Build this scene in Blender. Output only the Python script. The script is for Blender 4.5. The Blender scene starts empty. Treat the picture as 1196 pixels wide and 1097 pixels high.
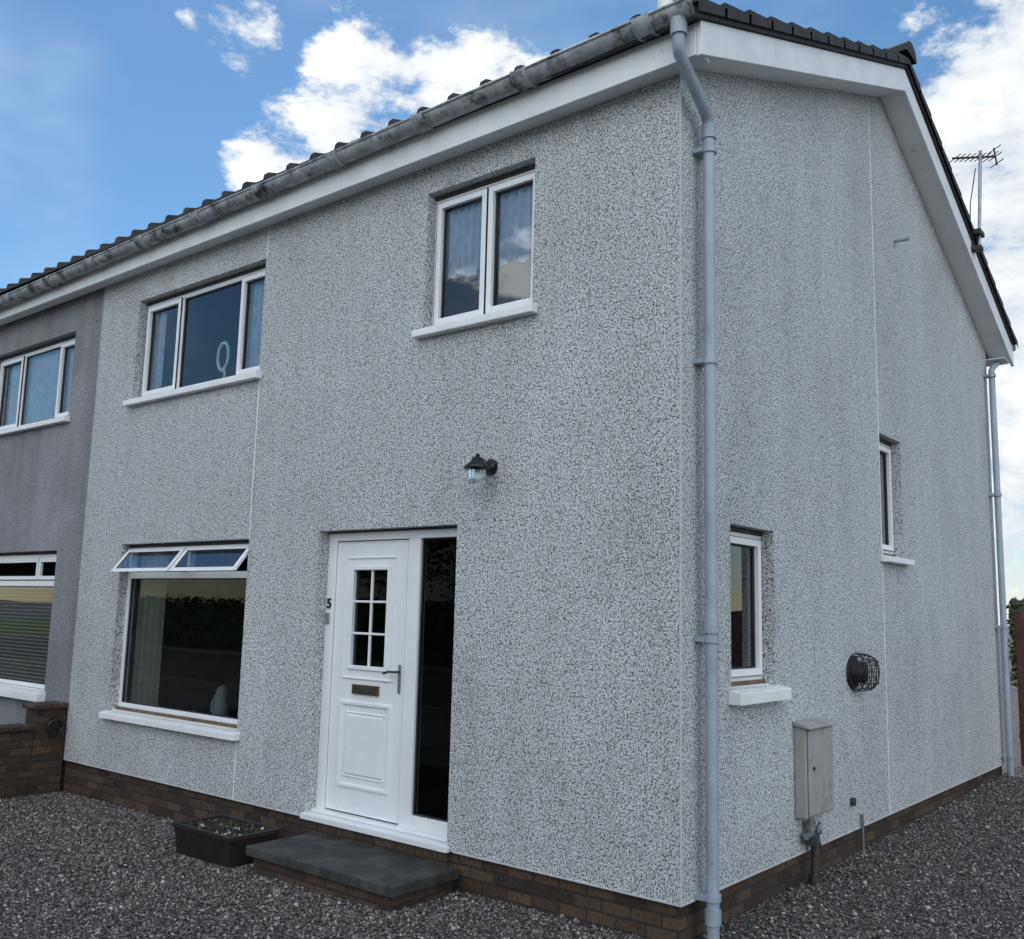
import bpy, bmesh, math, random
import numpy as np
from mathutils import Vector, Matrix
random.seed(7); rng=np.random.default_rng(7)
S=bpy.context.scene
S.view_settings.view_transform='Standard'
try: S.view_settings.look='None'
except Exception: pass
S.view_settings.exposure=0
col=S.collection

# ------------------------------------------------------------------ helpers
class NT:
    def __init__(s,nt): s.nt=nt
    def n(s,t,ins=None,**kw):
        nd=s.nt.nodes.new(t)
        for k,v in kw.items(): setattr(nd,k,v)
        if ins:
            for k,v in ins.items():
                sock=nd.inputs[k]
                if isinstance(v,bpy.types.NodeSocket): s.nt.links.new(v,sock)
                else: sock.default_value=v
        return nd
    def ramp(s,fac,stops,interp='LINEAR'):
        nd=s.n('ShaderNodeValToRGB',{'Fac':fac}); cr=nd.color_ramp; cr.interpolation=interp
        while len(cr.elements)<len(stops): cr.elements.new(0.5)
        for e,(p,c) in zip(cr.elements,stops):
            e.position=p; e.color=(c,c,c,1) if isinstance(c,(int,float)) else (*c,1)
        return nd.outputs[0]
    def mix(s,fac,a,b,mode='MIX'):
        nd=s.n('ShaderNodeMix',data_type='RGBA',blend_type=mode)
        for i,v in ((0,fac),(6,a),(7,b)):
            if isinstance(v,bpy.types.NodeSocket): s.nt.links.new(v,nd.inputs[i])
            else: nd.inputs[i].default_value=v if i==0 else ((v,v,v,1) if isinstance(v,(int,float)) else (*v,1))
        return nd.outputs[2]
    def math(s,op,a,b=0.0,c=0.0,clamp=False):
        nd=s.n('ShaderNodeMath',operation=op,use_clamp=clamp)
        for i,v in enumerate((a,b,c)):
            if isinstance(v,bpy.types.NodeSocket): s.nt.links.new(v,nd.inputs[i])
            else: nd.inputs[i].default_value=v
        return nd.outputs[0]
def newmat(name):
    m=bpy.data.materials.new(name); m.use_nodes=True
    nt=m.node_tree; b=nt.nodes['Principled BSDF']
    return m,NT(nt),b
def L(N,a,b): N.nt.links.new(a,b)
def objco(N): return N.n('ShaderNodeTexCoord').outputs['Object']
def noise(N,vec,scale,detail=3,rough=.5): return N.n('ShaderNodeTexNoise',{'Vector':vec,'Scale':scale,'Detail':detail,'Roughness':rough}).outputs[0]

def simple(name,c,rough=.5,var=.12,scale=6,bump=0.0,bscale=60,spec=.5,metal=0,dirt=None):
    m,N,b=newmat(name); co=objco(N)
    nz=noise(N,co,scale,3,.6)
    dark=tuple(x*(1-var*1.6) for x in c); lite=tuple(min(1,x*(1+var)) for x in c)
    cc=N.ramp(nz,[(.3,dark),(.7,lite)])
    if dirt:
        d=noise(N,co,dirt[1],6,.7); f=N.ramp(d,[(dirt[2],0),(dirt[3],1)])
        cc=N.mix(f,cc,dirt[0])
    L(N,cc,b.inputs['Base Color']); b.inputs['Roughness'].default_value=rough
    b.inputs['Specular IOR Level'].default_value=spec; b.inputs['Metallic'].default_value=metal
    if bump:
        bn=N.n('ShaderNodeBump',{'Height':noise(N,co,bscale,2,.6),'Strength':bump,'Distance':.01})
        L(N,bn.outputs[0],b.inputs['Normal'])
    return m

def roughcast(name,white,mid,dark,t=(.40,.47,.56),scale=62,bump=.8,dirtamt=.12,vscale=1.25,vf=.8):
    m,N,b=newmat(name); co=objco(N)
    n1=noise(N,co,scale,2,.7)
    vor=N.n('ShaderNodeTexVoronoi',{'Vector':co,'Scale':scale*vscale})
    vr=N.n('ShaderNodeSeparateColor',{0:vor.outputs['Color']}).outputs[0]
    base=N.ramp(n1,[(t[0],dark),(t[1],mid),(t[2],white)])
    base=N.mix(vf,base,N.ramp(vr,[(0,.15),(.15,.5),(.35,.86),(1,1.0)]),'MULTIPLY')
    ln=noise(N,co,.7,4,.65)
    base=N.mix(1,base,N.ramp(ln,[(.3,1-dirtamt*1.4),(.65,1.0)]),'MULTIPLY')
    st=N.n('ShaderNodeMapping',{'Vector':co,'Scale':(3.5,3.5,.25)})
    sn=noise(N,st.outputs[0],1.0,3,.7)
    base=N.mix(1,base,N.ramp(sn,[(.3,1-dirtamt*.8),(.6,1.0)]),'MULTIPLY')
    L(N,base,b.inputs['Base Color']); b.inputs['Roughness'].default_value=.85
    b.inputs['Specular IOR Level'].default_value=.3
    bn=N.n('ShaderNodeBump',{'Height':n1,'Strength':bump,'Distance':.009})
    L(N,bn.outputs[0],b.inputs['Normal'])
    return m
M={}
M['rc']=roughcast('dry_dash_render',(.80,.825,.84),(.43,.45,.465),(.045,.048,.054),t=(.375,.445,.55),scale=90,bump=.55,dirtamt=.13,vscale=1.15)
M['rcn']=roughcast('grey_roughcast',(.36,.365,.39),(.29,.29,.31),(.16,.16,.18),t=(.3,.42,.6),scale=70,bump=.6,dirtamt=.26,vf=.4)
M['pvc']=simple('white_upvc',(.80,.82,.84),.32,.03,3,dirt=((.45,.45,.43),9,.62,.85))
M['paintw']=simple('white_painted_timber',(.77,.79,.81),.45,.05,4,.15,40,dirt=((.36,.36,.35),7,.60,.82))
M['sill']=simple('white_sill_paint',(.82,.83,.85),.5,.05,4,.3,90,dirt=((.42,.42,.4),14,.60,.8))
M['bead']=simple('corner_bead',(.55,.56,.57),.6,.1,20,.3,90)
M['gut']=simple('weathered_gutter',(.36,.385,.41),.55,.25,9,.2,60,dirt=((.035,.035,.036),6,.50,.64))
M['pipe']=simple('grey_pipe_paint',(.30,.355,.42),.38,.10,5,.1,40,dirt=((.16,.17,.18),16,.58,.80))
M['tile']=simple('roof_tile',(.032,.031,.033),.8,.3,8,.6,50,dirt=((.07,.07,.055),9,.55,.8))
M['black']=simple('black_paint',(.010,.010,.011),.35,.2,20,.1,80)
M['gask']=simple('rubber_gasket',(.03,.03,.03),.6,.1)
M['wood']=simple('weathered_timber',(.15,.09,.05),.6,.35,18,.3,60)
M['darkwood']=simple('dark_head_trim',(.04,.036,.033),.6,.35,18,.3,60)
M['room']=simple('room_wall',(.10,.096,.092),.9,.1)
M['curt']=simple('curtain_cloth',(.50,.60,.75),.9,.12,14)
M['cream']=simple('cream_curtain',(.42,.40,.34),.9,.12,14)
M['slab']=simple('weathered_concrete_slab',(.032,.034,.034),.75,.35,5,.6,70,dirt=((.085,.088,.078),4,.48,.7))
M['meter']=simple('meter_box_plastic',(.36,.36,.35),.6,.12,5,.1,60,dirt=((.17,.165,.15),5,.5,.75))
M['iron']=simple('rusty_dark_iron',(.04,.036,.034),.6,.4,25,.3,90)
M['brass']=simple('aged_brass',(.16,.12,.07),.4,.2,20,metal=.8)
M['steel']=simple('grey_metal',(.30,.31,.33),.4,.15,20,metal=.8)
M['trough']=simple('dark_planter_plastic',(.022,.014,.016),.5,.25,8,.2,40)
M['soil']=simple('soil',(.035,.028,.022),.95,.5,60,1,90)
M['leaf']=simple('leaf',(.045,.075,.028),.7,.4,3)
M['bark']=simple('bark',(.10,.08,.06),.9,.3,12,.8,30)
M['fence']=simple('red_brown_fence_stain',(.085,.028,.023),.7,.3,8,.4,50)
M['asph']=simple('asphalt',(.05,.05,.052),.9,.2,30,.6,150)
M['kerb']=simple('kerb_concrete',(.22,.22,.21),.9,.15,8,.4,60)
M['grass']=simple('grass',(.06,.10,.03),.9,.4,5,.8,90)
M['rend']=simple('cream_render',(.62,.60,.55),.9,.08,3,.4,80)
M['ornw']=simple('pale_blue_ornament',(.70,.88,.95),.4,.05)
M['fig']=simple('grey_ornament',(.38,.41,.43),.6,.1)
M['lantglass_in']=simple('bulb_white',(.8,.8,.78),.3,.02)

def glassmat(name,k=1.7,add=.03,tint=(.85,.9,.9)):
    m,N,b=newmat(name); nt=m.node_tree; nt.nodes.remove(b); out=[n for n in nt.nodes if n.type=='OUTPUT_MATERIAL'][0]
    co=objco(N)
    bn=N.n('ShaderNodeBump',{'Height':noise(N,co,1.6,0,.4),'Strength':.025,'Distance':.05})
    fr=N.n('ShaderNodeFresnel',{'IOR':1.5}); f=N.math('MULTIPLY_ADD',fr.outputs[0],k,add,True)
    tr=N.n('ShaderNodeBsdfTransparent',{'Color':(*tint,1)})
    gl=N.n('ShaderNodeBsdfGlossy',{'Roughness':.012,'Color':(.92,.96,1,1),'Normal':bn.outputs[0]})
    mx=N.n('ShaderNodeMixShader',{0:f,1:tr.outputs[0],2:gl.outputs[0]})
    L(N,mx.outputs[0],out.inputs[0]); return m
M['glass']=glassmat('window_glass',1.6,.02)
M['glasslr']=glassmat('living_room_glass',.75,.0,(.55,.6,.6))
M['glassd']=glassmat('dark_window_glass',.55,.0,(.35,.4,.4))

def brickmat():
    m,N,b=newmat('split_face_brick'); co=objco(N)
    sp=N.n('ShaderNodeSeparateXYZ',{0:co})
    u=N.math('ADD',sp.outputs[0],sp.outputs[1])
    v=N.n('ShaderNodeCombineXYZ',{0:u,1:sp.outputs[2],2:0.0})
    wob=N.n('ShaderNodeVectorMath',{0:v.outputs[0]},operation='ADD')
    nz=N.n('ShaderNodeTexNoise',{'Vector':co,'Scale':9.0,'Detail':2}).outputs['Color']
    sc=N.n('ShaderNodeVectorMath',{0:nz,'Scale':.012},operation='SCALE'); L(N,sc.outputs[0],wob.inputs[1])
    br=N.n('ShaderNodeTexBrick',{'Vector':wob.outputs[0],'Scale':1.0,'Mortar Size':.007,'Mortar Smooth':.3,'Bias':0.0,'Brick Width':.2,'Row Height':.072,
        'Color1':(.034,.023,.017,1),'Color2':(.105,.066,.042,1),'Mortar':(.035,.031,.029,1)})
    cc=N.mix(.7,br.outputs[0],N.ramp(noise(N,co,30,4,.65),[(.3,.4),(.7,1.25)]),'MULTIPLY')
    L(N,cc,b.inputs['Base Color']); b.inputs['Roughness'].default_value=.9
    h=N.math('SUBTRACT',N.math('MULTIPLY',noise(N,co,35,3,.6),.6),N.math('MULTIPLY',br.outputs[1],.8))
    bn=N.n('ShaderNodeBump',{'Height':h,'Strength':.9,'Distance':.02}); L(N,bn.outputs[0],b.inputs['Normal'])
    return m
M['brick']=brickmat()

GC=[(0,(.028,.026,.026)),(.3,(.085,.078,.078)),(.6,(.155,.138,.134)),(.85,(.235,.208,.198)),(1,(.45,.43,.42))]
def gravelmat():
    m,N,b=newmat('gravel_ground'); co=objco(N)
    v=N.n('ShaderNodeTexVoronoi',{'Vector':co,'Scale':58.0})
    r=N.n('ShaderNodeSeparateColor',{0:v.outputs['Color']})
    c=N.ramp(r.outputs[0],GC)
    c=N.mix(1,c,N.ramp(v.outputs['Distance'],[(.25,1.0),(.7,.15)]),'MULTIPLY')
    L(N,c,b.inputs['Base Color']); b.inputs['Roughness'].default_value=.85
    return m
M['gravel']=gravelmat()
def stonemat():
    m,N,b=newmat('gravel_chips')
    a=N.n('ShaderNodeAttribute',attribute_name='tone'); 
    c=N.ramp(a.outputs['Fac'],GC)
    L(N,c,b.inputs['Base Color']); b.inputs['Roughness'].default_value=.8; return m
M['chips']=stonemat()

class MB:
    def __init__(s): s.v=[];s.f=[];s.m=[];s.mats=[];s.sm=[]
    def mi(s,k):
        if k not in s.mats: s.mats.append(k)
        return s.mats.index(k)
    def add(s,vs,fs,mat,smooth=False):
        o=len(s.v); s.v+= [tuple(v) for v in vs]; i=s.mi(mat)
        for f in fs: s.f.append(tuple(o+k for k in f)); s.m.append(i); s.sm.append(smooth)
    def box(s,p,q,mat,T=None):
        (x0,y0,z0),(x1,y1,z1)=p,q
        vs=[(x,y,z) for x in (x0,x1) for y in (y0,y1) for z in (z0,z1)]
        if T: vs=[T(*v) for v in vs]
        s.add(vs,[(0,1,3,2),(4,6,7,5),(0,4,5,1),(2,3,7,6),(0,2,6,4),(1,5,7,3)],mat)
    def prism(s,poly,x0,x1,mat):   # poly in (y,z)
        n=len(poly); vs=[(x0,y,z) for y,z in poly]+[(x1,y,z) for y,z in poly]
        fs=[tuple(range(n))[::-1],tuple(range(n,2*n))]+[(i,(i+1)%n,n+(i+1)%n,n+i) for i in range(n)]
        s.add(vs,fs,mat)
    def tube(s,pts,r,mat,seg=14,cap=True):
        pts=[Vector(p) for p in pts]; rs=r if isinstance(r,(list,tuple)) else [r]*len(pts)
        vs=[];fs=[]; prev=None
        for i,p in enumerate(pts):
            t=((pts[i+1]-p) if i==0 else (p-pts[i-1]) if i==len(pts)-1 else ((pts[i+1]-p).normalized()+(p-pts[i-1]).normalized()))
            if t.length<1e-9: t=Vector((0,0,1))
            t.normalize()
            if prev is None:
                a=Vector((0,0,1)) if abs(t.z)<.9 else Vector((1,0,0)); prev=(a-t*a.dot(t)).normalized()
            else: prev=(prev-t*prev.dot(t)).normalized()
            b=t.cross(prev)
            for k in range(seg):
                an=2*math.pi*k/seg; vs.append(p+rs[i]*(math.cos(an)*prev+math.sin(an)*b))
        for i in range(len(pts)-1):
            for k in range(seg):
                fs.append((i*seg+k,i*seg+(k+1)%seg,(i+1)*seg+(k+1)%seg,(i+1)*seg+k))
        s.add(vs,fs,mat,True)
        if cap: s.add(vs[:seg],[tuple(range(seg))[::-1]],mat); s.add(vs[-seg:],[tuple(range(seg))],mat)
    def lathe(s,c,prof,mat,seg=20): # prof [(r,z)]
        vs=[(c[0]+r*math.cos(2*math.pi*k/seg),c[1]+r*math.sin(2*math.pi*k/seg),c[2]+z) for r,z in prof for k in range(seg)]
        fs=[(i*seg+k,i*seg+(k+1)%seg,(i+1)*seg+(k+1)%seg,(i+1)*seg+k) for i in range(len(prof)-1) for k in range(seg)]
        s.add(vs,fs,mat,True)
    def obj(s,name,parent=None,bevel=0,fixn=True):
        me=bpy.data.meshes.new(name); me.from_pydata(s.v,[],s.f)
        for k in s.mats: me.materials.append(M[k])
        me.polygons.foreach_set('material_index',s.m); me.polygons.foreach_set('use_smooth',s.sm); me.update()
        if fixn:
            bm=bmesh.new(); bm.from_mesh(me); bmesh.ops.recalc_face_normals(bm,faces=bm.faces); bm.to_mesh(me); bm.free()
        ob=bpy.data.objects.new(name,me); col.objects.link(ob)
        if parent: ob.parent=parent
        if bevel:
            md=ob.modifiers.new('bevel','BEVEL'); md.width=bevel; md.segments=2; md.limit_method='ANGLE'; md.angle_limit=math.radians(50)
        return ob
def empty(name):
    e=bpy.data.objects.new(name,None); col.objects.link(e); e.empty_display_size=.3; return e

# ------------------------------------------------------------------ dimensions
XL=-6.86; DD=7.28; H=4.84; XN=-13.7; HG=4.6
def gz(x,y): return -.225+.014*max(-12,min(3,x))+.014*max(0,min(9,y))
F=lambda s,d,z:(s,d,z)            # front wall frame   (d inward)
G=lambda s,d,z:(-d,s,z)           # gable wall frame
AY=3.72; AZ=6.55
def zf(y): return AZ-.398*(AY-y) if y<=AY else AZ-.452*(y-AY)

front_open=[(-3.165,-1.723,.0,2.128),(-6.124,-4.075,3.518,4.535),(-2.1245,-1.115,3.563,4.612),(-6.093,-4.067,.528,2.094)]
gable_open=[(.616,1.247,1.111,2.122),(3.412,3.977,2.092,3.138)]
neigh_open=[(-9.5,-7.465,3.50,4.46),(-9.5,-7.44,.60,2.065)]

def wall(mb,T,s0,s1,z0,z1,opens,mat,depth=.11,d0=0.0):
    ss=sorted({s0,s1,*[o[0] for o in opens],*[o[1] for o in opens]}); zs=sorted({z0,z1,*[o[2] for o in opens],*[o[3] for o in opens]})
    ss=[v for v in ss if s0<=v<=s1]
    for i in range(len(ss)-1):
        for j in range(len(zs)-1):
            a,b,c,d=ss[i],ss[i+1],zs[j],zs[j+1]; m=((a+b)/2,(c+d)/2)
            if any(o[0]<m[0]<o[1] and o[2]<m[1]<o[3] for o in opens): continue
            mb.add([T(a,d0,c),T(b,d0,c),T(b,d0,d),T(a,d0,d)],[(0,1,2,3)],mat)
    for a,b,c,d in opens:
        e=d0+depth+.06
        mb.add([T(a,d0,c),T(a,e,c),T(a,e,d),T(a,d0,d)],[(0,1,2,3)],mat)
        mb.add([T(b,d0,c),T(b,e,c),T(b,e,d),T(b,d0,d)],[(0,1,2,3)],mat)
        mb.add([T(a,d0,d),T(b,d0,d),T(b,e,d),T(a,e,d)],[(0,1,2,3)],mat)
        mb.add([T(a,d0,c),T(b,d0,c),T(b,e,c),T(a,e,c)],[(0,1,2,3)],mat)

house=empty('semi_detached_house')
mb=MB()
wall(mb,F,XL,0,0,H+.05,front_open,'rc')
wall(mb,G,0,DD,0,HG,gable_open,'rc')
def zw(y): return zf(y)-.19
mb.add([(0,0,HG),(0,DD,HG),(0,DD,zw(DD)),(0,AY,zw(AY)),(0,0,zw(0))],[(0,1,2,3,4)],'rc')
mb.add([(XL,DD,0),(0,DD,0),(0,DD,HG+.05),(XL,DD,HG+.05)],[(0,1,2,3)],'rc')
mb.add([(XL,0,0),(0,0,0),(-.03,.03,0),(XL,.03,0)],[(0,1,2,3)],'rc')
mb.add([(0,0,0),(0,DD,0),(-.03,DD,0),(-.03,.03,0)],[(0,1,2,3)],'rc')
mb.obj('rendered_walls',house,fixn=False)
mb=MB()
mb.box((XL,.03,-.6),(-.03,.15,.0),'brick'); mb.box((-.15,.15,-.6),(-.03,DD-.02,0),'brick')
mb.obj('brick_base',house)
mb=MB()
for a,b in ((.004,.5),(2.1,3.5),(4.54,H+.03)): mb.box((-4.066,-.004,a),(-4.058,.0,b),'sill')
mb.box((0,3.399,.004),(.004,3.407,6.2),'sill')
mb.box((XL,-.005,-.005),(-3.2,.012,.004),'bead'); mb.box((-1.67,-.005,-.005),(.005,.012,.004),'bead'); mb.box((-.01,.012,-.005),(.005,DD,.004),'bead')
mb.box((-.005,-.004,.007),(.004,.005,4.8),'bead')
mb.obj('render_beads',house)

# ---- windows
def frame(mb,T,a,b,z0,z1,w,d0,d1,mat):
    mb.box((a,d0,z0),(a+w,d1,z1),mat,T); mb.box((b-w,d0,z0),(b,d1,z1),mat,T)
    mb.box((a+w,d0,z0),(b-w,d1,z0+w),mat,T); mb.box((a+w,d0,z1-w),(b-w,d1,z1),mat,T)
def window(name,T,a,b,z0,z1,mull,sash,parent,off=0,glass='glass',w=.042,wood=False,trans=None):
    mb=MB(); g=MB(); d=.09+off
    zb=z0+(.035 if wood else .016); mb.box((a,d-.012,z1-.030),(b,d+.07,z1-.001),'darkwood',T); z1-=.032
    frame(mb,T,a,b,zb,z1,w,d,d+.06,'pvc')
    mb.box((a,d-(.02 if wood else .004),z0+.013 if not wood else z0+.003),(b,d+.07,zb-.001),'wood',T)
    ed=[a+w]+[x for m in mull for x in (m-.02,m+.02)]+[b-w]
    for m in mull: mb.box((m-.02,d+.002,zb+w),(m+.02,d+.058,z1-w),'pvc',T)
    ztop=z1-w
    if trans: 
        mb.box((a+w,d+.001,trans-.03),(b-w,d+.059,trans+.03),'pvc',T); ztop=trans-.03
    for i in range(len(ed)//2):
        p,q=ed[2*i],ed[2*i+1]; lo,hi=zb+w,ztop
        if sash[i]:
            frame(mb,T,p-.015,q+.015,lo-.015,hi+.015,.004,d-.016,d-.001,'gask')
            frame(mb,T,p-.011,q+.011,lo-.011,hi+.011,.044,d-.016,d+.03,'pvc')
            p+=.033;q-=.033;lo+=.033;hi-=.033
        frame(mb,T,p,q,lo,hi,.010,d+.012,d+.034,'gask')
        g.add([T(p,d+.026,lo),T(q,d+.026,lo),T(q,d+.026,hi),T(p,d+.026,hi)],[(0,1,2,3)],glass)
    mb.obj(name+'_frame',parent,bevel=.003); g.obj(name+'_glass',parent,fixn=False)
def room(name,T,a,b,z0,z1,parent,off=0,dep=2.2):
    mb=MB(); d0=.18+off; A,B,Z0,Z1=a-.5,b+.5,z0-.7,z1+.25
    if T is G: A=max(A,.2)
    q=lambda *p: mb.add([T(*x) for x in p],[(0,1,2,3)],'room')
    q((A,dep,Z0),(B,dep,Z0),(B,dep,Z1),(A,dep,Z1)); q((A,d0,Z0),(A,dep,Z0),(A,dep,Z1),(A,d0,Z1)); q((B,d0,Z0),(B,dep,Z0),(B,dep,Z1),(B,d0,Z1))
    q((A,d0,Z1),(B,d0,Z1),(B,dep,Z1),(A,dep,Z1)); q((A,d0,Z0),(B,d0,Z0),(B,dep,Z0),(A,dep,Z0))
    q((A,d0,Z0),(a,d0,Z0),(a,d0,Z1),(A,d0,Z1)); q((b,d0,Z0),(B,d0,Z0),(B,d0,Z1),(b,d0,Z1)); q((a,d0,Z0),(b,d0,Z0),(b,d0,z0),(a,d0,z0)); q((a,d0,z1),(b,d0,z1),(b,d0,Z1),(a,d0,Z1))
    mb.obj(name,parent,fixn=False)
def curtain(name,T,a,b,z0,z1,d,mat,parent,amp=.025,per=.11):
    mb=MB(); n=int((b-a)/.008); vs=[];fs=[]
    for i in range(n+1):
        s=a+(b-a)*i/n; dd=d+amp*math.sin(2*math.pi*s/per+1.3*math.sin(s*7)); 
        vs+=[T(s,dd,z0+.02*math.sin(s*25)),T(s,dd,z1)]
    for i in range(n): fs.append((2*i,2*i+2,2*i+3,2*i+1))
    mb.add(vs,fs,mat,True); mb.obj(name,parent,fixn=False)
def sill(mb,T,a,b,z,off=0,h=.06,pr=.07,ov=.05):
    n=-pr+off
    vs=[(a-ov,n,z-.012),(b+ov,n,z-.012),(b+ov,.0+off-.001,z+.003),(a-ov,.0+off-.001,z+.003),(a-ov,n,z-h),(b+ov,n,z-h),(b+ov,off-.001,z-h),(a-ov,off-.001,z-h)]
    mb.add([T(*v) for v in vs],[(0,1,2,3),(4,7,6,5),(0,4,5,1),(1,5,6,2),(2,6,7,3),(3,7,4,0)],'sill')
    mb.add([T(*v) for v in [(a,off-.001,z+.003),(b,off-.001,z+.003),(b,off+.09,z+.012),(a,off+.09,z+.012)]],[(0,1,2,3)],'sill')

o=front_open
window('bedroom_window',F,*o[1],[-5.49,-4.53],[1,0,1],house); room('bedroom',F,*o[1],house)
window('small_bedroom_window',F,*o[2],[-1.60],[1,1],house); room('small_bedroom',F,*o[2],house)
curtain('net_curtain',F,-2.12,-1.12,3.98,4.60,.162,'curt',house,.013,.075)
curtain('bedroom_curtain',F,-4.50,-4.08,3.53,4.53,.162,'curt',house,.012,.08)
curtain('bedroom_curtain_edge',F,-6.12,-5.88,3.53,4.53,.162,'curt',house,.012,.08)
a,b,z0,z1=o[3]
window('living_room_window',F,a,b,z0,z1,[],[0],house,wood=True,trans=1.80,glass='glasslr'); room('living_room',F,a,b,z0,z1,house)
curtain('living_room_curtain',F,-6.05,-5.66,.5,2.05,.22,'cream',house,.025,.10)
curtain('living_room_curtain_end',F,-4.15,-3.95,.5,2.05,.30,'cream',house,.03,.13)
def vent(name,a,b,zt,ln,ang):
    c,s_=math.cos(ang),math.sin(ang)
    T=lambda s,d,z:(s,.075-(zt-z)*s_+d*c, zt-(zt-z)*c)
    mb=MB(); frame(mb,T,a,b,zt-ln,zt,.042,-.02,.02,'pvc'); frame(mb,T,a+.04,b-.04,zt-ln+.04,zt-.04,.008,-.01,.01,'gask'); mb.obj(name+'_frame',house,bevel=.004)
    g=MB(); g.add([T(p,0,z) for p,z in ((a+.04,zt-ln+.04),(b-.04,zt-ln+.04),(b-.04,zt-.04),(a+.04,zt-.04))],[(0,1,2,3)],'glass'); g.obj(name+'_glass',house,fixn=False)
vent('open_vent',a+.03,-5.095,2.05,.285,math.radians(38)); vent('open_vent_b',-5.065,b-.03,2.05,.285,math.radians(38))
mb=MB(); mb.box((-5.10,.092,1.83),(-5.06,.148,2.02),'pvc'); mb.obj('vent_mullion',house,bevel=.003)
window('hall_window',G,*gable_open[0],[],[1],house,wood=True); room('hall',G,*gable_open[0],house,dep=1.4)
window('landing_window',G,*gable_open[1],[],[1],house,wood=True); room('landing',G,*gable_open[1],house,dep=1.4)
mb=MB()
for k in (1,2,3): sill(mb,F,o[k][0],o[k][1],o[k][2],h=.065)
sill(mb,G,*gable_open[0][:3],h=.085,pr=.09); sill(mb,G,*gable_open[1][:3],h=.06,pr=.08)
mb.obj('window_sills',house,bevel=.006)
mb=MB(); ly_=.14
pts=[(-4.83+.085*math.cos(t)*(1-.15*t/6),ly_,3.80+.13*math.sin(t)) for t in np.linspace(-1.2,5.2,26)]
mb.tube(pts,.018,'ornw',8); mb.tube([(-4.83+.085*.36,ly_,3.68),(-4.78,ly_,3.62),(-4.81,ly_,3.56)],.016,'ornw',8)
mb.obj('loop_ornament',house)
mb=MB()
mb.lathe((-4.62,.22,.55),[(.0,.0),(.07,.0),(.075,.06),(.06,.14),(.05,.2),(.055,.25),(.03,.29),(0,.30)],'fig'); mb.tube([(-4.66,.2,.77),(-4.69,.18,.70),(-4.69,.18,.62)],.018,'fig',8)
mb.obj('elephant_ornament',house)

# ---- door set
a,b,z0,z1=o[0]; d=.10
mb=MB(); g=MB()
mb.box((a,d,z0+.03),(a+.093,d+.07,z1-.014),'pvc'); mb.box((b-.05,d,z0+.03),(b-.002,d+.07,z1-.014),'pvc')
mb.box((a+.093,d,z1-.075),(b-.05,d+.07,z1-.014),'pvc'); mb.box((-2.285,d,z0+.05),(-2.165,d+.07,z1-.075),'pvc')
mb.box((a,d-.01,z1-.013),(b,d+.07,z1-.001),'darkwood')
mb.box((a+.001,d-.045,z0+.03),(b-.001,d+.07,z0+.052),'pvc')
mb.box((-2.165,d+.002,z0+.052),(b-.05,d+.068,z0+.14),'pvc')
mb.box((a-.02,-.03,-.012),(b+.02,.1,.028),'pvc')
mb.box((a,-.005,-.25),(b,.028,-.013),'brick')
frame(mb,F,-2.165,b-.05,.14,z1-.075,.010,d+.02,d+.05,'gask')
g.add([(-2.155,d+.035,.15),(b-.06,d+.035,.15),(b-.06,d+.035,z1-.085),(-2.155,d+.035,z1-.085)],[(0,1,2,3)],'glassd')
mb.obj('door_frame',house,bevel=.004)
mb=MB(); la,lb,lz0,lz1=a+.101,-2.293,.062,2.045; f=d+.012
ga,gb,gz0,gz1=la+.20,lb-.20+.0,1.12,1.83
gm=(ga+gb)/2
mb.box((la,f,lz0),(ga,f+.045,lz1),'pvc'); mb.box((gb,f,lz0),(lb,f+.045,lz1),'pvc')
mb.box((ga,f,lz0),(gb,f+.045,gz0),'pvc'); mb.box((ga,f,gz1),(gb,f+.045,lz1),'pvc')
frame(mb,F,ga-.03,gb+.03,gz0-.03,gz1+.03,.032,f-.014,f+.01,'pvc')
mb.box((gm-.009,f+.004,gz0),(gm+.009,f+.03,gz1),'pvc')
for k in (1,2):
    zz=gz0+(gz1-gz0)*k/3; mb.box((ga,f+.005,zz-.009),(gb,f+.028,zz+.009),'pvc')
g.add([(ga,f+.02,gz0),(gb,f+.02,gz0),(gb,f+.02,gz1),(ga,f+.02,gz1)],[(0,1,2,3)],'glassd')
frame(mb,F,la+.0,lb-.0,lz0,lz1,.012,f-.006,f+.01,'pvc')
frame(mb,F,la+.11,lb-.11,.24,.86,.028,f-.014,f+.01,'pvc'); mb.box((la+.19,f-.014,.34),(lb-.19,f+.01,.76),'pvc')
frame(mb,F,la+.165,lb-.165,.315,.785,.014,f-.008,f+.01,'pvc')
frame(mb,F,la+.11,lb-.11,1.02,1.93,.016,f-.010,f+.01,'pvc')
mb.obj('front_door_leaf',house,bevel=.006); g.obj('door_glass',house,fixn=False)
mb=MB(); 
for p,q in (((la-.008,f+.01,lz0),(la-.001,f+.04,lz1)),((lb+.001,f+.01,lz0),(lb+.008,f+.04,lz1)),((la,f+.01,lz1+.001),(lb,f+.04,lz1+.008)),((la,f+.01,lz0-.009),(lb,f+.04,lz0-.001))): mb.box(p,q,'gask')
mb.obj('door_seal',house)
mb=MB()
mb.box((gm-.14,f-.018,.915),(gm+.14,f-.001,.985),'brass'); mb.box((gm-.115,f-.024,.93),(gm+.115,f-.017,.97),'iron')
mb.box((lb-.05,f-.012,.95),(lb-.028,f-.0,1.15),'steel'); mb.tube([(lb-.04,f-.01,1.10),(lb-.04,f-.055,1.10),(lb-.10,f-.06,1.10),(lb-.15,f-.06,1.085)],.009,'iron',8)
mb.obj('door_furniture',house,bevel=.003)
mb=MB(); 
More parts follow.
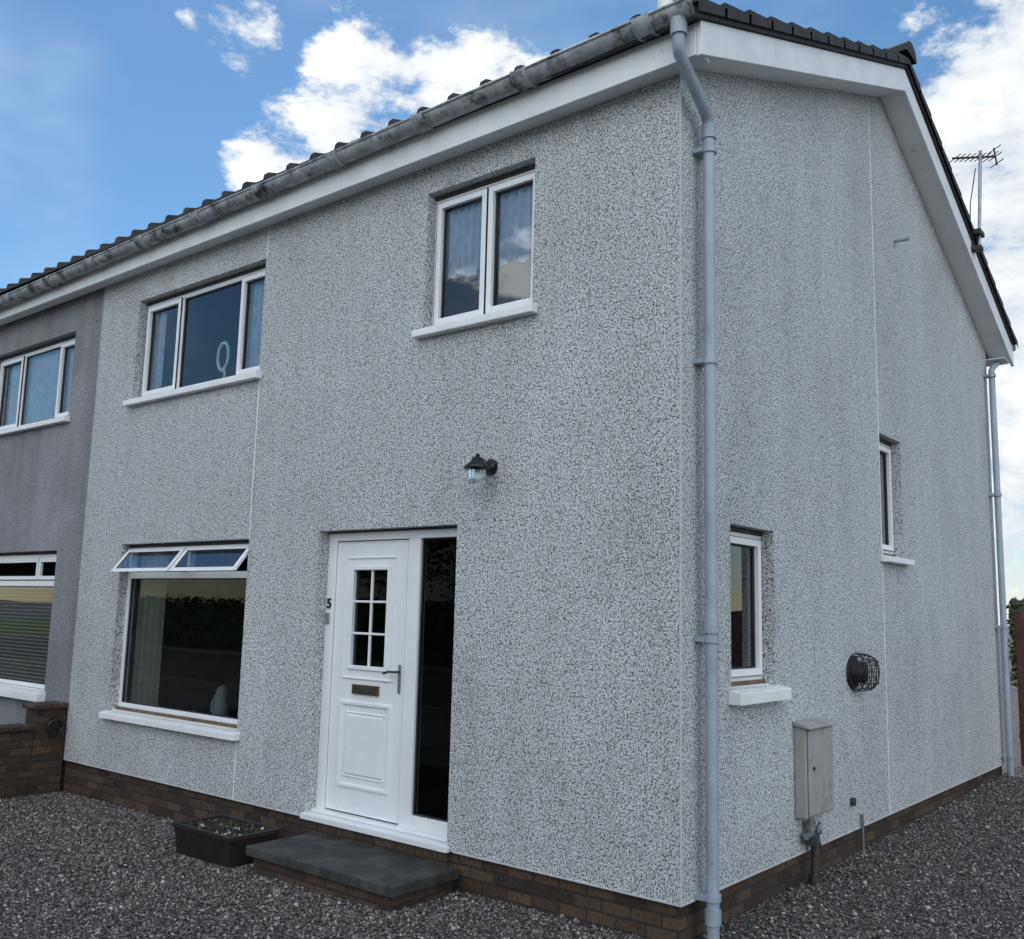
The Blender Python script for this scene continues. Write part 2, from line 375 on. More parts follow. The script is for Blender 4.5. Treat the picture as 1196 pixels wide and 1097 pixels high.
for q in ([(a,1.8,0),(b,1.8,0),(b,1.8,2.3),(a,1.8,2.3)],[(a,.17,0),(a,1.8,0),(a,1.8,2.3),(a,.17,2.3)],[(b,.17,0),(b,1.8,0),(b,1.8,2.3),(b,.17,2.3)],[(a,.17,2.2),(b,.17,2.2),(b,1.8,2.2),(a,1.8,2.2)],[(a,.1,.03),(b,.1,.03),(b,1.8,.03),(a,1.8,.03)]):
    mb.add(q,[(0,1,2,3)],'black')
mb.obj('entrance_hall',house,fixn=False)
mb=MB(); mb.box((a+.022,d-.016,1.42),(a+.052,d-.001,1.50),'steel'); mb.obj('door_bell',house,bevel=.004)
cu=bpy.data.curves.new('house_number','FONT'); cu.body='5'; cu.size=.105; cu.extrude=.005; cu.offset=.002; cu.align_x='CENTER'
nb=bpy.data.objects.new('house_number',cu); nb.location=(a+.042,d-.006,1.54); nb.rotation_euler=(math.radians(90),0,0); nb.data.materials.append(M['black']); col.objects.link(nb); nb.parent=house

# ---- roof
def tiles(mb,x0,x1):
    prof=[(0,0),(.012,.038),(.03,.044),(.062,.044),(.08,.038),(.092,0),(.3,0)]
    xs=[]; x=x0
    while x<x1:
        for (p,h) in prof[:-1]:
            if x+p<x1: xs.append((x+p,h))
        x+=.3
    xs.append((x1,0)); n=len(xs)
    for side in (0,1):
        yb=-.28 if side==0 else 7.66
        ye=AY; k=12; 
        for i in range(k):
            ya=yb+(ye-yb)*i/k; yc=yb+(ye-yb)*(i+1)/k+(.03 if side==0 else -.03)*(i<k-1)
            jit=[random.uniform(-.004,.004) for _ in range(n)]
            za,zc=zf(ya)+.09+.033,zf(yc)+.09
            vs=[(X,ya,za+h+j) for (X,h),j in zip(xs,jit)]+[(X,yc,zc+h) for X,h in xs]+[(X,ya,za-.032) for X,h in xs]
            fs=[(j,j+1,n+j+1,n+j) for j in range(n-1)]+[(2*n+j,2*n+j+1,j+1,j) for j in range(n-1)]
            mb.add(vs,fs,'tile')
            X=x1
            mb.add([(X,ya,zf(ya)+.03),(X,ya,za),(X,yc,zc),(X,yc,zf(yc)+.03)],[(0,1,2,3)],'tile')
mb=MB(); tiles(mb,XN,.275); mb.obj('roof_tiles',house,fixn=False)
mb=MB()
mb.prism([(-.25,zf(-.25)+.004),(AY,zf(AY)+.004),(7.62,zf(7.62)+.004),(7.62,zf(7.62)+.09),(AY,zf(AY)+.09),(-.25,zf(-.25)+.09)],XN,.255,'tile')
x=.30; 
while x>XN:
    c=(AY,AZ+.10); r=.125+random.uniform(-.004,.004)
    vs=[];seg=10
    for X in (x,x-.44):
        for k in range(seg+1):
            an=math.pi*k/seg; rr=r+(.012 if X==x else 0); vs.append((X,c[0]+rr*1.1*math.cos(an),c[1]+rr*math.sin(an)))
    fs=[(k,k+1,seg+2+k,seg+1+k) for k in range(seg)]+[tuple(range(seg+1))]
    mb.add(vs,fs,'tile'); x-=.43
mb.obj('roof_deck_and_ridge',house,fixn=False)
mb=MB()
def barge(y0,y1,x0,x1,hgt,top=0,mat='paintw'): mb.prism([(y0,zf(y0)+top),(y1,zf(y1)+top),(y1,zf(y1)+top-hgt),(y0,zf(y0)+top-hgt)],x0,x1,mat)
barge(-.17,AY,.20,.232,.215); barge(AY+.002,7.60,.20,.232,.215)
barge(-.17,AY,.001,.199,.02,-.185); barge(AY+.002,7.55,.001,.199,.02,-.185)
mb.box((XN,-.172,4.795),(.199,-.150,5.0),'paintw'); mb.box((XN,-.149,4.825),(.0,-.001,4.84),'paintw')
mb.box((.001,-.149,4.825),(.198,.0,4.84),'paintw')
mb.box((XN,7.50,4.6),(.199,7.52,4.82),'paintw'); mb.box((XN,7.281,4.62),(.199,7.499,4.635),'paintw')
mb.obj('barge_boards_and_fascia',house,bevel=.004)
def gutter(mb,y,zfun,x0,x1,r):
    n=26; seg=10; vs=[];fs=[]
    for i in range(n+1):
        X=x0+(x1-x0)*i/n
        for k in range(seg+1):
            an=math.pi+math.pi*k/seg; vs.append((X,y+r*math.cos(an),zfun(X)+r*math.sin(an)))
    for i in range(n):
        for k in range(seg): fs.append((i*(seg+1)+k,i*(seg+1)+k+1,(i+1)*(seg+1)+k+1,(i+1)*(seg+1)+k))
    mb.add(vs,fs,'gut',True)
    mb.tube([(x0,y-r,zfun(x0)),(x1,y-r,zfun(x1))],.010,'gut',8)
    e=len(vs)-(seg+1); mb.add(vs[e:],[tuple(range(seg+1))],'gut')
    X=x1-.32
    while X>x0:
        rr=r+.012; w=.05; vs2=[]
        for q in (X-w,X+w):
            for k in range(seg+1):
                an=math.pi+math.pi*k/seg; vs2.append((q,y+rr*math.cos(an),zfun(X)+.006+rr*math.sin(an)))
        mb.add(vs2,[(k,k+1,seg+2+k,seg+1+k) for k in range(seg)],'gut',True)
        for q in (X-w,X+w): mb.tube([(q,y+rr*math.cos(math.pi+math.pi*k/seg),zfun(X)+.006+rr*math.sin(math.pi+math.pi*k/seg)) for k in range(seg+1)],.010,'gut',6)
        X-=.93
mb=MB(); gfun=lambda X:5.06+.0115*X
gutter(mb,-.252,gfun,XN,.235,.074)
gutter(mb,7.60,lambda X:4.83,XN,.25,.06)
mb.obj('gutters',house,fixn=False)
def pipe_clip(mb,x,y,z): 
    mb.tube([(x,y,z-.018),(x,y,z+.018)],.046,'pipe',16); mb.box((0.001,y-.055,z-.014),(x-.02,y+.055,z+.014),'pipe')
mb=MB()
px,py=.085,.20; ox=.13
mb.tube([(ox,-.252,5.0),(ox,-.252,4.90)],.05,'pipe',16)
mb.tube([(ox,-.252,4.93),(ox,-.252,4.84),(ox-.005,-.235,4.80),(.09,.165,4.60),(px,py,4.56),(px,py,4.50)],.037,'pipe',16)
mb.tube([(px,py,4.55),(px,py,gz(0,0)+.02)],.0365,'pipe',16)
for zc in (4.50,1.50,): mb.tube([(px,py,zc-.045),(px,py,zc+.045)],.046,'pipe',16)
for zc in (4.38,3.05,1.42,.02): pipe_clip(mb,px,py,zc)
mb.tube([(px,py,-.12),(px,py,-.04)],.046,'pipe',16)
q=(.08,7.16)
mb.tube([(.09,7.55,4.76),(.09,7.55,4.66),(.08,7.25,4.52),(q[0],q[1],4.46),(q[0],q[1],-.12)],.035,'pipe',14)
for zc in (4.4,3.0,1.5,.1): pipe_clip(mb,q[0],q[1],zc)
mb.obj('downpipes',house,fixn=True)
mb=MB(); mb.tube([(-.69,1.0,5.4),(-.69,1.0,6.25)],.06,'paintw',16); mb.lathe((-.69,1.0,6.25),[(.06,0),(.085,.0),(.085,.05),(.0,.09)],'paintw'); mb.obj('roof_vent_pipe',house)
mb=MB()
mb.tube([(0,4.0,5.04),(.14,3.99,5.03)],.016,'pipe',10)
mb.tube([(.0,2.55,.21),(.03,2.55,.21)],.03,'iron',12); mb.tube([(.02,2.72,-.2),(.02,2.72,.10)],.012,'steel',10)
mb.obj('overflow_pipes',house)
mb=MB()
for (x,w) in ((-1.21,.22),(-6.0,.22)):
    mb.box((x-w/2,.022,-.14),(x+w/2,.031,-.07),'iron')
    for i in range(7): mb.box((x-w/2+.01+i*.03,.016,-.135),(x-w/2+.022+i*.03,.024,-.075),'brick')
mb.obj('air_bricks',house)

# ------------------------------------------------------------------ neighbour
nh=empty('neighbouring_house')
mb=MB(); wall(mb,F,XN,XL,-.0,H+.05,neigh_open,'rcn',d0=.025); mb.add([(XN,.025,0),(XN,DD,0),(XN,DD,zw(DD)),(XN,AY,zw(AY)),(XN,.025,zw(0))],[(0,1,2,3,4)],'rcn')
mb.add([(XN,DD,0),(XL,DD,0),(XL,DD,HG+.05),(XN,DD,HG+.05)],[(0,1,2,3)],'rcn')
mb.box((XN,.05,-.6),(XL,.2,0),'brick'); mb.add([(XL,0,0),(XL,.025,0),(XL,.025,4.84),(XL,0,4.84)],[(0,1,2,3)],'rc')
mb.obj('roughcast_walls',nh,fixn=False)
n=neigh_open
window('upper_window',F,*n[0],[-8.85,-7.95],[1,0,1],nh,off=.025); room('upper_room',F,*n[0],nh,off=.025); curtain('upper_curtain',F,-9.4,-7.5,3.52,4.44,.19,'curt',nh,.012,.1)
window('lower_window',F,*n[1],[],[0],nh,off=.025,trans=1.72); room('lower_room',F,*n[1],nh,off=.025)
mb=MB(); frame(mb,F,-9.45,-8.0,1.76,1.99,.04,.10,.13,'pvc'); frame(mb,F,-7.98,-7.49,1.76,1.99,.04,.10,.13,'pvc'); mb.obj('lower_window_vents',nh,bevel=.003)
mb=MB()
for i in range(26): 
    z=.66+i*.04; mb.add([(-9.4,.22,z),(-7.5,.22,z),(-7.5,.245,z+.012),(-9.4,.245,z+.012)],[(0,1,2,3)],'cream')
mb.obj('lower_blind',nh,fixn=False)
mb=MB(); sill(mb,F,*n[0][:3],off=.025); sill(mb,F,*n[1][:3],off=.025,h=.09,pr=.1); mb.obj('sills',nh,bevel=.006)

# ------------------------------------------------------------------ garden divider wall
mb=MB()
mb.box((-7.10,-.30,-.7),(-6.88,-.001,.49),'brick'); mb.box((-7.13,-.33,.491),(-6.85,-.001,.54),'brick')
mb.box((-7.09,-4.5,-.7),(-6.89,-.301,.30),'brick'); mb.box((-7.12,-4.52,.301),(-6.86,-.331,.345),'brick')
mb.obj('brick_garden_wall',None,bevel=.006)
mb=MB(); mb.box((-6.879,-.16,.22),(-6.86,-.08,.42),'black')
mb.tube([(-6.86+.02,-.12+.07*math.cos(t),.32+.07*math.sin(t)) for t in np.linspace(0,6.28,18)],.012,'black',8); mb.tube([(-6.86,-.12,.3),(-6.79,-.12,.3),(-6.79,-.12,.36)],.01,'black',8)
mb.obj('hose_hanger')

# ------------------------------------------------------------------ step, planter
mb=MB()
mb.box((-3.05,-.60,-.155),(-2.33,-.008,-.09),'slab'); mb.box((-2.325,-.602,-.156),(-1.60,-.008,-.089),'slab')
mb.box((-3.0,-.565,-.45),(-1.65,-.01,-.157),'brick')
mb.obj('door_step',None,bevel=.008)
pl=empty('planter_trough')
mb=MB(); xa,xb,ya,yb,zb,zt=-3.90,-3.2,-.62,-.20,gz(-3.5,0)-.01,-.06
def ring(i,o_,z): return [(xa+i,ya+i,z),(xb-i,ya+i,z),(xb-i,yb-i,z),(xa+i,yb-i,z)]
vs=ring(.025,0,zb)+ring(.0,0,zt-.03)+ring(-.012,0,zt-.03)+ring(-.012,0,zt)+ring(.02,0,zt)+ring(.025,0,zt-.045)
fs=[(4*i+k,4*i+(k+1)%4,4*i+4+(k+1)%4,4*i+4+k) for i in range(5) for k in range(4)]
mb.add(vs,fs,'trough'); mb.obj('trough',pl,bevel=.003)
mb=MB(); nx,ny=26,14; vs=[(xa+.02+(xb-xa-.04)*i/nx,ya+.02+(yb-ya-.04)*j/ny,zt-.03+random.uniform(-.008,.014)) for j in range(ny+1) for i in range(nx+1)]
mb.add(vs,[(j*(nx+1)+i,j*(nx+1)+i+1,(j+1)*(nx+1)+i+1,(j+1)*(nx+1)+i) for j in range(ny) for i in range(nx)],'soil',True)
for _ in range(90):
    c=Vector((random.uniform(xa+.04,xb-.04),random.uniform(ya+.04,yb-.04),zt-.018)); r=random.uniform(.008,.02)
    vv=[c+Vector(k)*r*random.uniform(.7,1.2) for k in ((1,0,0),(0,1,0),(-1,0,0),(0,-1,0),(0,0,.8),(0,0,-.8))]; mb.add(vv,[(0,1,4),(1,2,4),(2,3,4),(3,0,4),(1,0,5),(2,1,5),(3,2,5),(0,3,5)],'fig' if random.random()<.3 else 'soil')
mb.obj('soil',pl,fixn=False)
mb=MB()
for _ in range(80):
    cx_=random.gauss(xa+.33,.17); cy_=random.uniform(ya+.05,yb-.05)
    if not xa+.03<cx_<xb-.03: continue
    an=random.uniform(0,6.28); l=random.uniform(.02,.05); up=random.uniform(.01,.04); dx,dy=math.cos(an)*l,math.sin(an)*l; wx,wy=-dy*.25,dx*.25
    z=zt-.025; mb.add([(cx_,cy_,z),(cx_+dx/2+wx,cy_+dy/2+wy,z+up),(cx_+dx,cy_+dy,z+up*.8),(cx_+dx/2-wx,cy_+dy/2-wy,z+up)],[(0,1,2,3)],'leaf')
mb.obj('seedlings',pl,fixn=False)

# ------------------------------------------------------------------ wall lantern
mb=MB(); lx,ly,lz=-1.43,-.145,2.50
mb.tube([(lx,.0,lz),(lx,-.014,lz)],.055,'black',20); mb.tube([(lx,-.012,lz),(lx,-.03,lz)],[.035,.02],'black',16)
mb.tube([(lx,-.02,lz),(lx,-.06,lz+.01),(lx,-.10,lz+.035),(lx,ly,lz+.04)],.016,'black',10)
mb.lathe((lx,ly,lz),[(0,.075),(.014,.07),(.016,.05),(.035,.045),(.045,.02),(.05,.015),(.085,-.012),(.092,-.03),(.085,-.03),(.05,-.02),(.048,-.045),(.0,-.045)],'black',24)
mb.lathe((lx,ly,lz),[(0,-.04),(.022,-.045),(.026,-.08),(.02,-.11),(0,-.118)],'lantglass_in',16)
vs=[];seg=48
for z,r in ((-.03,.05),(-.10,.052),(-.135,.045),(-.15,.02),(-.152,.001)):
    for k in range(seg): rr=r*(1+.05*(k%2)); an=2*math.pi*k/seg; vs.append((lx+rr*math.cos(an),ly+rr*math.sin(an),lz+z))
mb.add(vs,[(i*seg+k,i*seg+(k+1)%seg,(i+1)*seg+(k+1)%seg,(i+1)*seg+k) for i in range(4) for k in range(seg)],'glass')
mb.obj('wall_lantern',None,fixn=False)

# ------------------------------------------------------------------ gas meter box
gm_=empty('gas_meter_box')
mb=MB(); mb.box((.001,1.52,.24),(.085,1.97,.83),'meter')
mb.add([(.001,1.50,.835),(.125,1.50,.815),(.125,1.99,.815),(.001,1.99,.835),(.001,1.50,.87),(.125,1.50,.835),(.125,1.99,.835),(.001,1.99,.87)],[(0,1,2,3),(4,7,6,5),(0,4,5,1),(1,5,6,2),(2,6,7,3),(3,7,4,0)],'meter')
mb.box((.086,1.535,.255),(.105,1.955,.81),'meter'); mb.tube([(.105,1.60,.56),(.112,1.60,.56)],.014,'iron',10)
mb.obj('cabinet',gm_,bevel=.008)
mb=MB()
mb.tube([(.05,1.66,.26),(.05,1.66,.12)],.022,'steel',12); mb.tube([(.05,1.66,.20),(.05,1.66,.15)],.036,'steel',8)
mb.tube([(.05,1.58,.12),(.05,1.80,.12)],.024,'steel',12); mb.tube([(.05,1.70,.14),(.06,1.72,.05),(.06,1.70,-.02),(.06,1.68,-.24)],[.03,.036,.026,.024],'iron',12)
mb.tube([(.05,1.76,.13),(.05,1.82,.17)],.014,'steel',8); mb.tube([(.06,1.68,-.14),(.06,1.68,-.22)],.04,'iron',8)
mb.box((.03,1.60,.06),(.085,1.66,.10),'iron')
mb.obj('gas_pipework',gm_,bevel=.002)
fl=empty('boiler_flue_terminal')
mb=MB(); fy,fz_=2.66,1.15
mb.tube([(.0,fy,fz_),(.010,fy,fz_)],.125,'iron',28); mb.tube([(.01,fy,fz_),(.085,fy,fz_)],[.075,.08],'iron',24); mb.tube([(.083,fy,fz_),(.095,fy,fz_)],[.085,.065],'black',24)
mb.obj('flue',fl)
mb=MB()
def cage(u,v):
    r=.19*math.cos(v*math.pi/2*.5); return (.004+.125*math.sin(v*math.pi/2),fy+.06+r*1.1*math.cos(u),fz_+.0+r*.76*math.sin(u))
for i in range(5): mb.tube([cage(t,i/4) for t in np.linspace(0,2*math.pi,30)],.004,'black',5,False)
for i in range(18): mb.tube([cage(2*math.pi*i/18,v) for v in np.linspace(0,1,6)],.003,'black',5,False)
for i in range(-3,4):
    c=.034*i
    mb.tube([(.13,fy+.06-.135,fz_+c*.8),(.13,fy+.06+.135,fz_+c*.8)],.003,'black',5,False); mb.tube([(.131,fy+.06+c*1.15,fz_-.095),(.131,fy+.06+c*1.15,fz_+.095)],.003,'black',5,False)
mb.obj('guard_cage',fl,fixn=False)

# ------------------------------------------------------------------ tv aerial
mb=MB(); ax_,ay_,az_=.30,5.88,5.50
mb.tube([(ax_,ay_,az_),(ax_+.03,ay_+.12,az_+1.14)],.018,'steel',10)
mb.box((.235,ay_-.06,az_-.02),(.33,ay_+.06,az_+.02),'iron'); mb.box((.235,ay_-.09,az_+.14),(.34,ay_+.09,az_+.19),'iron'); mb.box((.234,ay_-.03,az_-.03),(.25,ay_+.03,az_+.22),'iron')
bd=Vector((-.55,-.62,-.12)).normalized(); top=Vector((ax_+.03,ay_+.12,az_+1.07)); sd=bd.cross(Vector((0,0,1))).normalized(); upv=sd.cross(bd)
p0=top-bd*.18; p1=top+bd*.34; mb.tube([p0,p1],.012,'iron',8)
for i in range(8):
    p=p0+(p1-p0)*(i+1)/8.5; l=.10 if i else .13; mb.tube([p-sd*l,p+sd*l],.006,'iron',6)
for u in (-.08,.0,.08): mb.tube([p0+upv*u-sd*.11,p0+upv*u+sd*.11],.006,'iron',6)
mb.tube([p0-upv*.10,p0+upv*.10],.009,'iron',6)
mb.tube([(ax_,ay_,az_+.9),(ax_-.03,ay_-.16,az_+.45),(.24,ay_-.1,az_+.1)],.006,'black',6)
mb.obj('tv_aerial',None,fixn=False)

# ------------------------------------------------------------------ ground
def grid_axis(lo,hi,core0,core1,step):
    a=list(np.arange(core0,core1+1e-6,step)); e=[]; x=core0
    k=step
    while x>lo: k*=1.7; x-=k; e.append(max(x,lo))
    a=e[::-1]+a; x=core1;k=step
    while x<hi: k*=1.7; x+=k; a.append(min(x,hi))
    return a
gx=grid_axis(-600,600,-14,8,1.0); gy=grid_axis(-600,600,-8,12,1.0)
mb=MB(); vs=[(x,y,gz(x,y)) for y in gy for x in gx]; nn=len(gx)
mb.add(vs,[(j*nn+i,j*nn+i+1,(j+1)*nn+i+1,(j+1)*nn+i) for j in range(len(gy)-1) for i in range(nn-1)],'gravel',True); mb.obj('ground',None,fixn=False)
def inex(x,y):
    return ((x>-3.03)&(x<-1.62)&(y>-.59)&(y<.1))|((x>-3.91)&(x<-3.19)&(y>-.63)&(y<-.19))|((x<-.02)&(y>.03))|((x<-6.87)&(y>-.4))|(x<-6.88)
NS=210000
X=np.concatenate([rng.uniform(-6.9,3.5,int(NS*.68)),rng.uniform(-.03,3.5,NS-int(NS*.68))]); Y=np.concatenate([rng.uniform(-3.6,.1,int(NS*.68)),rng.uniform(0,9,NS-int(NS*.68))])
k=~inex(X,Y); X=X[k];Y=Y[k]; n_=len(X)
Z=-.225+.014*np.clip(X,-12,3)+.014*np.clip(Y,0,9)
base=np.array([(1,0,0),(0,1,0),(-1,0,0),(0,-1,0),(0,0,1),(0,0,-1)],float)
bf=np.array([(0,1,4),(1,2,4),(2,3,4),(3,0,4),(1,0,5),(2,1,5),(3,2,5),(0,3,5)])
sz=rng.lognormal(math.log(.0085),.32,n_).clip(.004,.02)
V=base[None]*rng.uniform(.65,1.25,(n_,6,1)); V=V*np.stack([rng.uniform(.7,1.3,n_),rng.uniform(.7,1.3,n_),rng.uniform(.5,.9,n_)],1)[:,None,:]
V+=rng.uniform(-.22,.22,V.shape)
t1=rng.uniform(0,6.28,n_); t2=rng.normal(0,.5,n_)
c2,s2=np.cos(t2)[:,None],np.sin(t2)[:,None]; y_,z_=V[:,:,1].copy(),V[:,:,2].copy(); V[:,:,1]=c2*y_-s2*z_; V[:,:,2]=s2*y_+c2*z_
c1,s1=np.cos(t1)[:,None],np.sin(t1)[:,None]; x_,y_=V[:,:,0].copy(),V[:,:,1].copy(); V[:,:,0]=c1*x_-s1*y_; V[:,:,1]=s1*x_+c1*y_
V*=sz[:,None,None]; V[:,:,0]+=X[:,None]; V[:,:,1]+=Y[:,None]; V[:,:,2]+=(Z+sz*.35+rng.uniform(0,.006,n_))[:,None]
Fc=(bf[None]+6*np.arange(n_)[:,None,None]).reshape(-1,3)
me=bpy.data.meshes.new('gravel'); me.vertices.add(n_*6); me.vertices.foreach_set('co',V.reshape(-1).astype(np.float32))
me.loops.add(len(Fc)*3); me.loops.foreach_set('vertex_index',Fc.reshape(-1).astype(np.int32))
me.polygons.add(len(Fc)); me.polygons.foreach_set('loop_start',np.arange(0,len(Fc)*3,3,dtype=np.int32)); me.polygons.foreach_set('loop_total',np.full(len(Fc),3,dtype=np.int32))
me.update(); at=me.attributes.new('tone','FLOAT','FACE'); at.data.foreach_set('value',np.repeat(rng.uniform(0,1,n_)**1.1,8).astype(np.float32))
me.materials.append(M['chips']); go=bpy.data.objects.new('gravel',me); col.objects.link(go)

# ------------------------------------------------------------------ surroundings
GZ=gz(0,-9)
mb=MB(); mb.box((-80,-8.15,-.5),(80,-8.0,GZ+.01),'kerb'); mb.box((-80,-15.2,-.5),(80,-15.05,-.12),'kerb'); mb.obj('kerb'); 
mb=MB(); mb.add([(-80,-15.05,GZ+.02),(80,-15.05,GZ+.02),(80,-8.15,GZ+.02),(-80,-8.15,GZ+.02)],[(0,1,2,3)],'asph'); mb.obj('road')
mb=MB(); mb.add([(-80,-50,-.13),(80,-50,-.13),(80,-15.2,-.13),(-80,-15.2,-.13)],[(0,1,2,3)],'grass'); mb.obj('grass')
def far_house(x,y,w,dp,h,rh,name,face=1):
    e=empty(name); mb=MB(); mb.box((x,y-dp,-.4),(x+w,y,h),'rend')
    mb.obj('walls',e); mb=MB(); z0=h+.01
    mb.add([(x-.3,y+.4,z0-.1),(x+w+.3,y+.4,z0-.1),(x+w+.3,y-dp/2,h+rh),(x-.3,y-dp/2,h+rh),(x-.3,y-dp-.4,z0-.1),(x+w+.3,y-dp-.4,z0-.1)],[(0,1,2,3),(3,2,5,4)],'tile'); 
    mb.add([(x,y,z0),(x,y-dp,z0),(x,y-dp/2,h+rh-.1)],[(0,1,2)],'rend'); mb.add([(x+w,y,z0),(x+w,y-dp,z0),(x+w,y-dp/2,h+rh-.1)],[(0,1,2)],'rend'); mb.obj('roof',e,fixn=False)
    mb=MB(); yy=y if face>0 else y-dp
    for i in range(int(w//3)):
        for z in ((.9,2.1),(3.4,4.5)):
            if z[1]>h: continue
            xx=x+.8+i*3; s=.03*face
            mb.box((xx,min(yy,yy+s),z[0]),(xx+1.5,max(yy,yy+s),z[1]),'pvc'); mb.box((xx+.08,min(yy,yy+s*1.3),z[0]+.08),(xx+.72,max(yy,yy+s*1.3),z[1]-.08),'black'); mb.box((xx+.78,min(yy,yy+s*1.3),z[0]+.08),(xx+1.42,max(yy,yy+s*1.3),z[1]-.08),'black')
    mb.obj('windows',e)
far_house(-22,-27,13,8,5,2.2,'detached_house'); far_house(-4,-28,13,8,5,2.2,'detached_house'); far_house(-40,-27,13,8,5,2.2,'detached_house'); far_house(14,-28,13,8,5,2.2,'detached_house')
far_house(-4.0,55,14,8,4.1,2.2,'distant_house',-1)
def tree(x,y,h,r,name='broadleaf_tree',nl=4000,seed=0):
    rd=random.Random(seed); e=empty(name); mb=MB()
    mb.tube([(x,y,-.3),(x+.1,y,h*.3),(x-.05,y+.1,h*.6),(x,y,h*.85)],[.22,.16,.1,.03],'bark',10)
    cl=[]
    for i in range(14):
        an=rd.uniform(0,6.28); z=h*rd.uniform(.35,.95); rr=r*rd.uniform(.3,.85)*(1.15-abs(z/h-.6)); c=Vector((x+rr*math.cos(an),y+rr*math.sin(an),z)); cl.append((c,r*rd.uniform(.28,.5)))
        mb.tube([(x,y,z*.6),((x+c.x)/2,(y+c.y)/2,z*.85),c],[.07,.04,.015],'bark',6)
    mb.obj('trunk',e,fixn=False); mb=MB()
    for i in range(nl):
        c,rr=rd.choice(cl); v=Vector((rd.gauss(0,1),rd.gauss(0,1),rd.gauss(0,1))).normalized()*rr*rd.random()**.4; p=c+v
        a=Vector((rd.gauss(0,1),rd.gauss(0,1),rd.gauss(0,1))).normalized(); b=a.orthogonal().normalized(); s=rd.uniform(.06,.13)
        mb.add([p-a*s,p+b*s*.6,p+a*s,p-b*s*.6],[(0,1,2,3)],'leaf')
    mb.obj('foliage',e,fixn=False)
tree(-9,-20,7,2.6,seed=1); tree(-15.5,-21,6,2.2,seed=2); tree(3,-21,8,3,seed=3); tree(-24,-21,7.5,3,seed=4)
tree(-1.5,44,5.5,2.5,seed=5)
def hedge(x0,x1,y0,y1,z0,z1,name,n=6000,seed=1):
    rd=random.Random(seed); mb=MB(); mb.box((x0+.1,y0+.1,z0),(x1-.1,y1-.1,z1-.12),'leaf')
    for i in range(n):
        p=Vector((rd.uniform(x0,x1),rd.uniform(y0,y1),rd.uniform(z0,z1))); k=rd.randrange(3)
        if k==0: p.y=rd.choice((y0,y1))+rd.gauss(0,.06)
        elif k==1: p.z=z1+rd.gauss(-.05,.07)
        else: p.x=rd.choice((x0,x1))+rd.gauss(0,.06)
        a=Vector((rd.gauss(0,1),rd.gauss(0,1),rd.gauss(0,1))).normalized(); b=a.orthogonal().normalized(); s=rd.uniform(.05,.1)
        mb.add([p-a*s,p+b*s*.6,p+a*s,p-b*s*.6],[(0,1,2,3)],'leaf')
    mb.obj(name,None,fixn=False)
hedge(-34,6,-17,-16,-.3,1.7,'garden_hedge',9000,1)
hedge(-3,4,22,23,0,2.1,'back_hedge',5000,2)
mb=MB()
for i in range(34):
    xx=.02+i*.105; mb.box((xx,8.0,-.12),(xx+.1,8.02,1.62+random.uniform(-.006,.006)),'fence')
for z in (.2,1.3): mb.box((0,8.021,z),(3.6,8.06,z+.08),'fence')
for xx in (0.0,1.8,3.55): mb.box((xx,8.061,-.2),(xx+.09,8.15,1.7),'fence')
mb.obj('timber_fence',None,bevel=.003)

# ------------------------------------------------------------------ world
W=bpy.data.worlds.new('World'); S.world=W; W.use_nodes=True; nt=W.node_tree; nt.nodes.clear(); N=NT(nt)
SUN_AZ=math.radians(-52); SUN_EL=math.radians(46)   # azimuth from +Y toward +X
sky=N.n('ShaderNodeTexSky',sky_type='NISHITA',sun_disc=False,sun_elevation=SUN_EL,sun_rotation=SUN_AZ,altitude=100,air_density=1.0,dust_density=.05,ozone_density=2.2)
tc=N.n('ShaderNodeTexCoord').outputs['Generated']
nrm=N.n('ShaderNodeVectorMath',{0:tc},operation='NORMALIZE').outputs[0]
def blob(c,cosr,soft):
    dt=N.n('ShaderNodeVectorMath',{0:nrm,1:Vector(c).normalized()},operation='DOT_PRODUCT').outputs['Value']
    return N.n('ShaderNodeMapRange',{'Value':dt,'From Min':cosr-soft,'From Max':cosr+soft},interpolation_type='SMOOTHSTEP').outputs[0]
blobs=[((-.650,.600,.466),.9945,.005,1),((-.568,.655,.498),.997,.003,1),((-.725,.542,.425),.9975,.0025,.95),((-.722,.460,.517),.9985,.0015,1.05),((-.19,.889,.42),.985,.02,1.05),((-.20,.967,.15),.97,.03,1.1),((-.05,.93,.36),.96,.03,1.2)]
mask=None
for c,cr,so,w in blobs:
    b_=N.math('MULTIPLY',blob(c,cr,so),w); mask=b_ if mask is None else N.math('MAXIMUM',mask,b_)
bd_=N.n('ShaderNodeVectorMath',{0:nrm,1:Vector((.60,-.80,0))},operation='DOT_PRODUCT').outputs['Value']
back_fill=N.n('ShaderNodeMapRange',{'Value':bd_,'From Min':-.25,'From Max':.25,'To Min':0.0,'To Max':1.0}).outputs[0]
mask=N.math('MAXIMUM',mask,N.math('MULTIPLY',back_fill,.86))  # unseen cloud cover added behind and right of camera to light the walls
mp=N.n('ShaderNodeMapping',{'Vector':nrm,'Scale':(1,1,1.7)}).outputs[0]
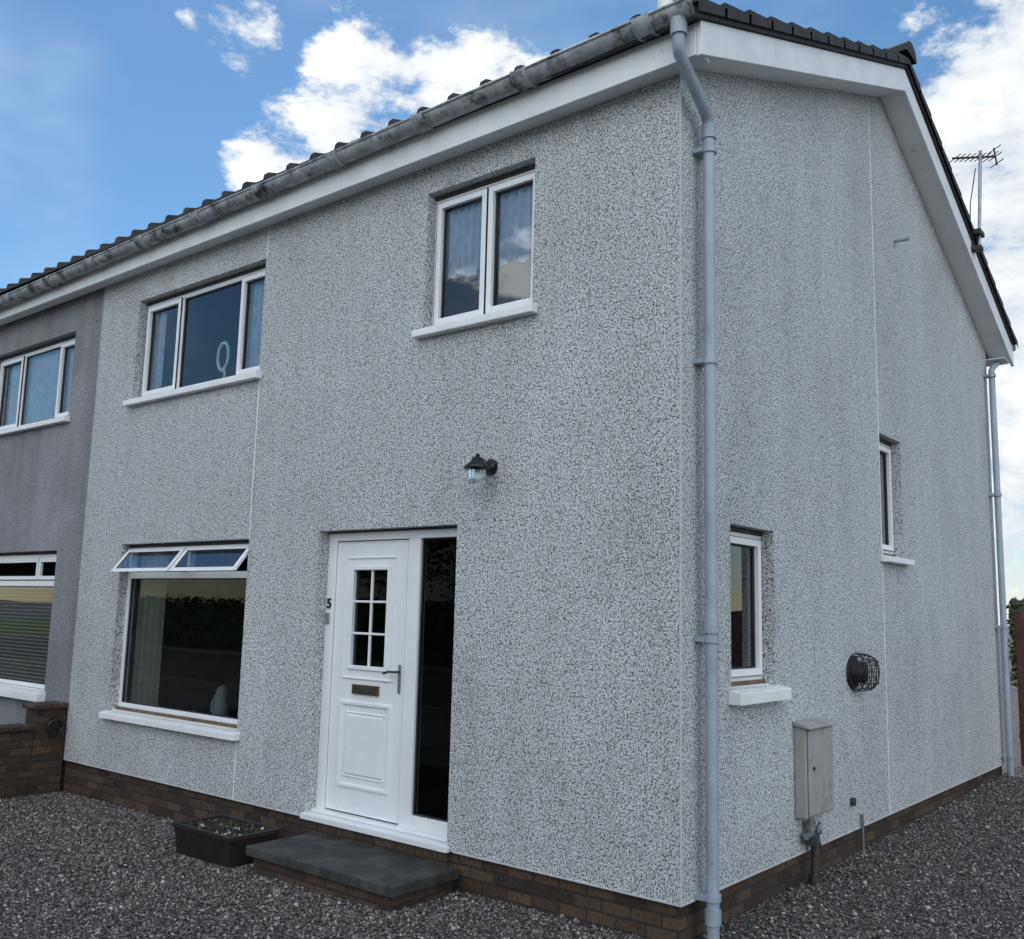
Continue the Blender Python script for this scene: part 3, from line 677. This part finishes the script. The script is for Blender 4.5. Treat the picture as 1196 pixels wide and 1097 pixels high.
cn=N.n('ShaderNodeTexNoise',{'Vector':mp,'Scale':10.0,'Detail':6,'Roughness':.64}).outputs[0]
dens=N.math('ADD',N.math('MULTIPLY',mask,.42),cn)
cl=N.n('ShaderNodeMapRange',{'Value':dens,'From Min':.79,'From Max':.93},interpolation_type='SMOOTHSTEP').outputs[0]
wn=N.n('ShaderNodeTexNoise',{'Vector':mp,'Scale':2.6,'Detail':4,'Roughness':.6}).outputs[0]
wisp=N.n('ShaderNodeMapRange',{'Value':wn,'From Min':.46,'From Max':.75,'To Max':.22},interpolation_type='SMOOTHSTEP').outputs[0]
cl=N.math('MAXIMUM',cl,wisp)
shade=N.ramp(cn,[(.38,(.62,.69,.78)),(.58,(.97,.99,1))])
skyc=N.n('ShaderNodeHueSaturation',{'Color':sky.outputs[0],'Saturation':1.18,'Hue':.493}).outputs[0]
b1=N.n('ShaderNodeBackground',{'Color':skyc,'Strength':.115})
b2=N.n('ShaderNodeBackground',{'Color':shade,'Strength':N.math('MULTIPLY_ADD',back_fill,2.1,1.05)})  # added clouds behind camera made brighter than visible ones, as fill light
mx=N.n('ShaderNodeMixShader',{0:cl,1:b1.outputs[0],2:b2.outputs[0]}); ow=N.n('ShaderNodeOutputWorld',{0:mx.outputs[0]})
sd_=bpy.data.lights.new('sun','SUN'); sd_.energy=3.0; sd_.angle=math.radians(.5); sd_.color=(1,.95,.87)
so=bpy.data.objects.new('sun',sd_); col.objects.link(so)
tosun=Vector((math.sin(SUN_AZ)*math.cos(SUN_EL),math.cos(SUN_AZ)*math.cos(SUN_EL),math.sin(SUN_EL)))
so.rotation_euler=tosun.to_track_quat('Z','Y').to_euler(); so.location=tosun*30

# ------------------------------------------------------------------ camera
cd=bpy.data.cameras.new('camera'); cam=bpy.data.objects.new('camera',cd); col.objects.link(cam)
cam.location=(2.7338,-4.8716,1.5566); cam.rotation_euler=(1.7152,-.0244,.6823)
cd.sensor_fit='HORIZONTAL'; cd.sensor_width=36; cd.lens=36*1130.185/1196; cd.clip_start=.05; cd.clip_end=3000
S.camera=cam
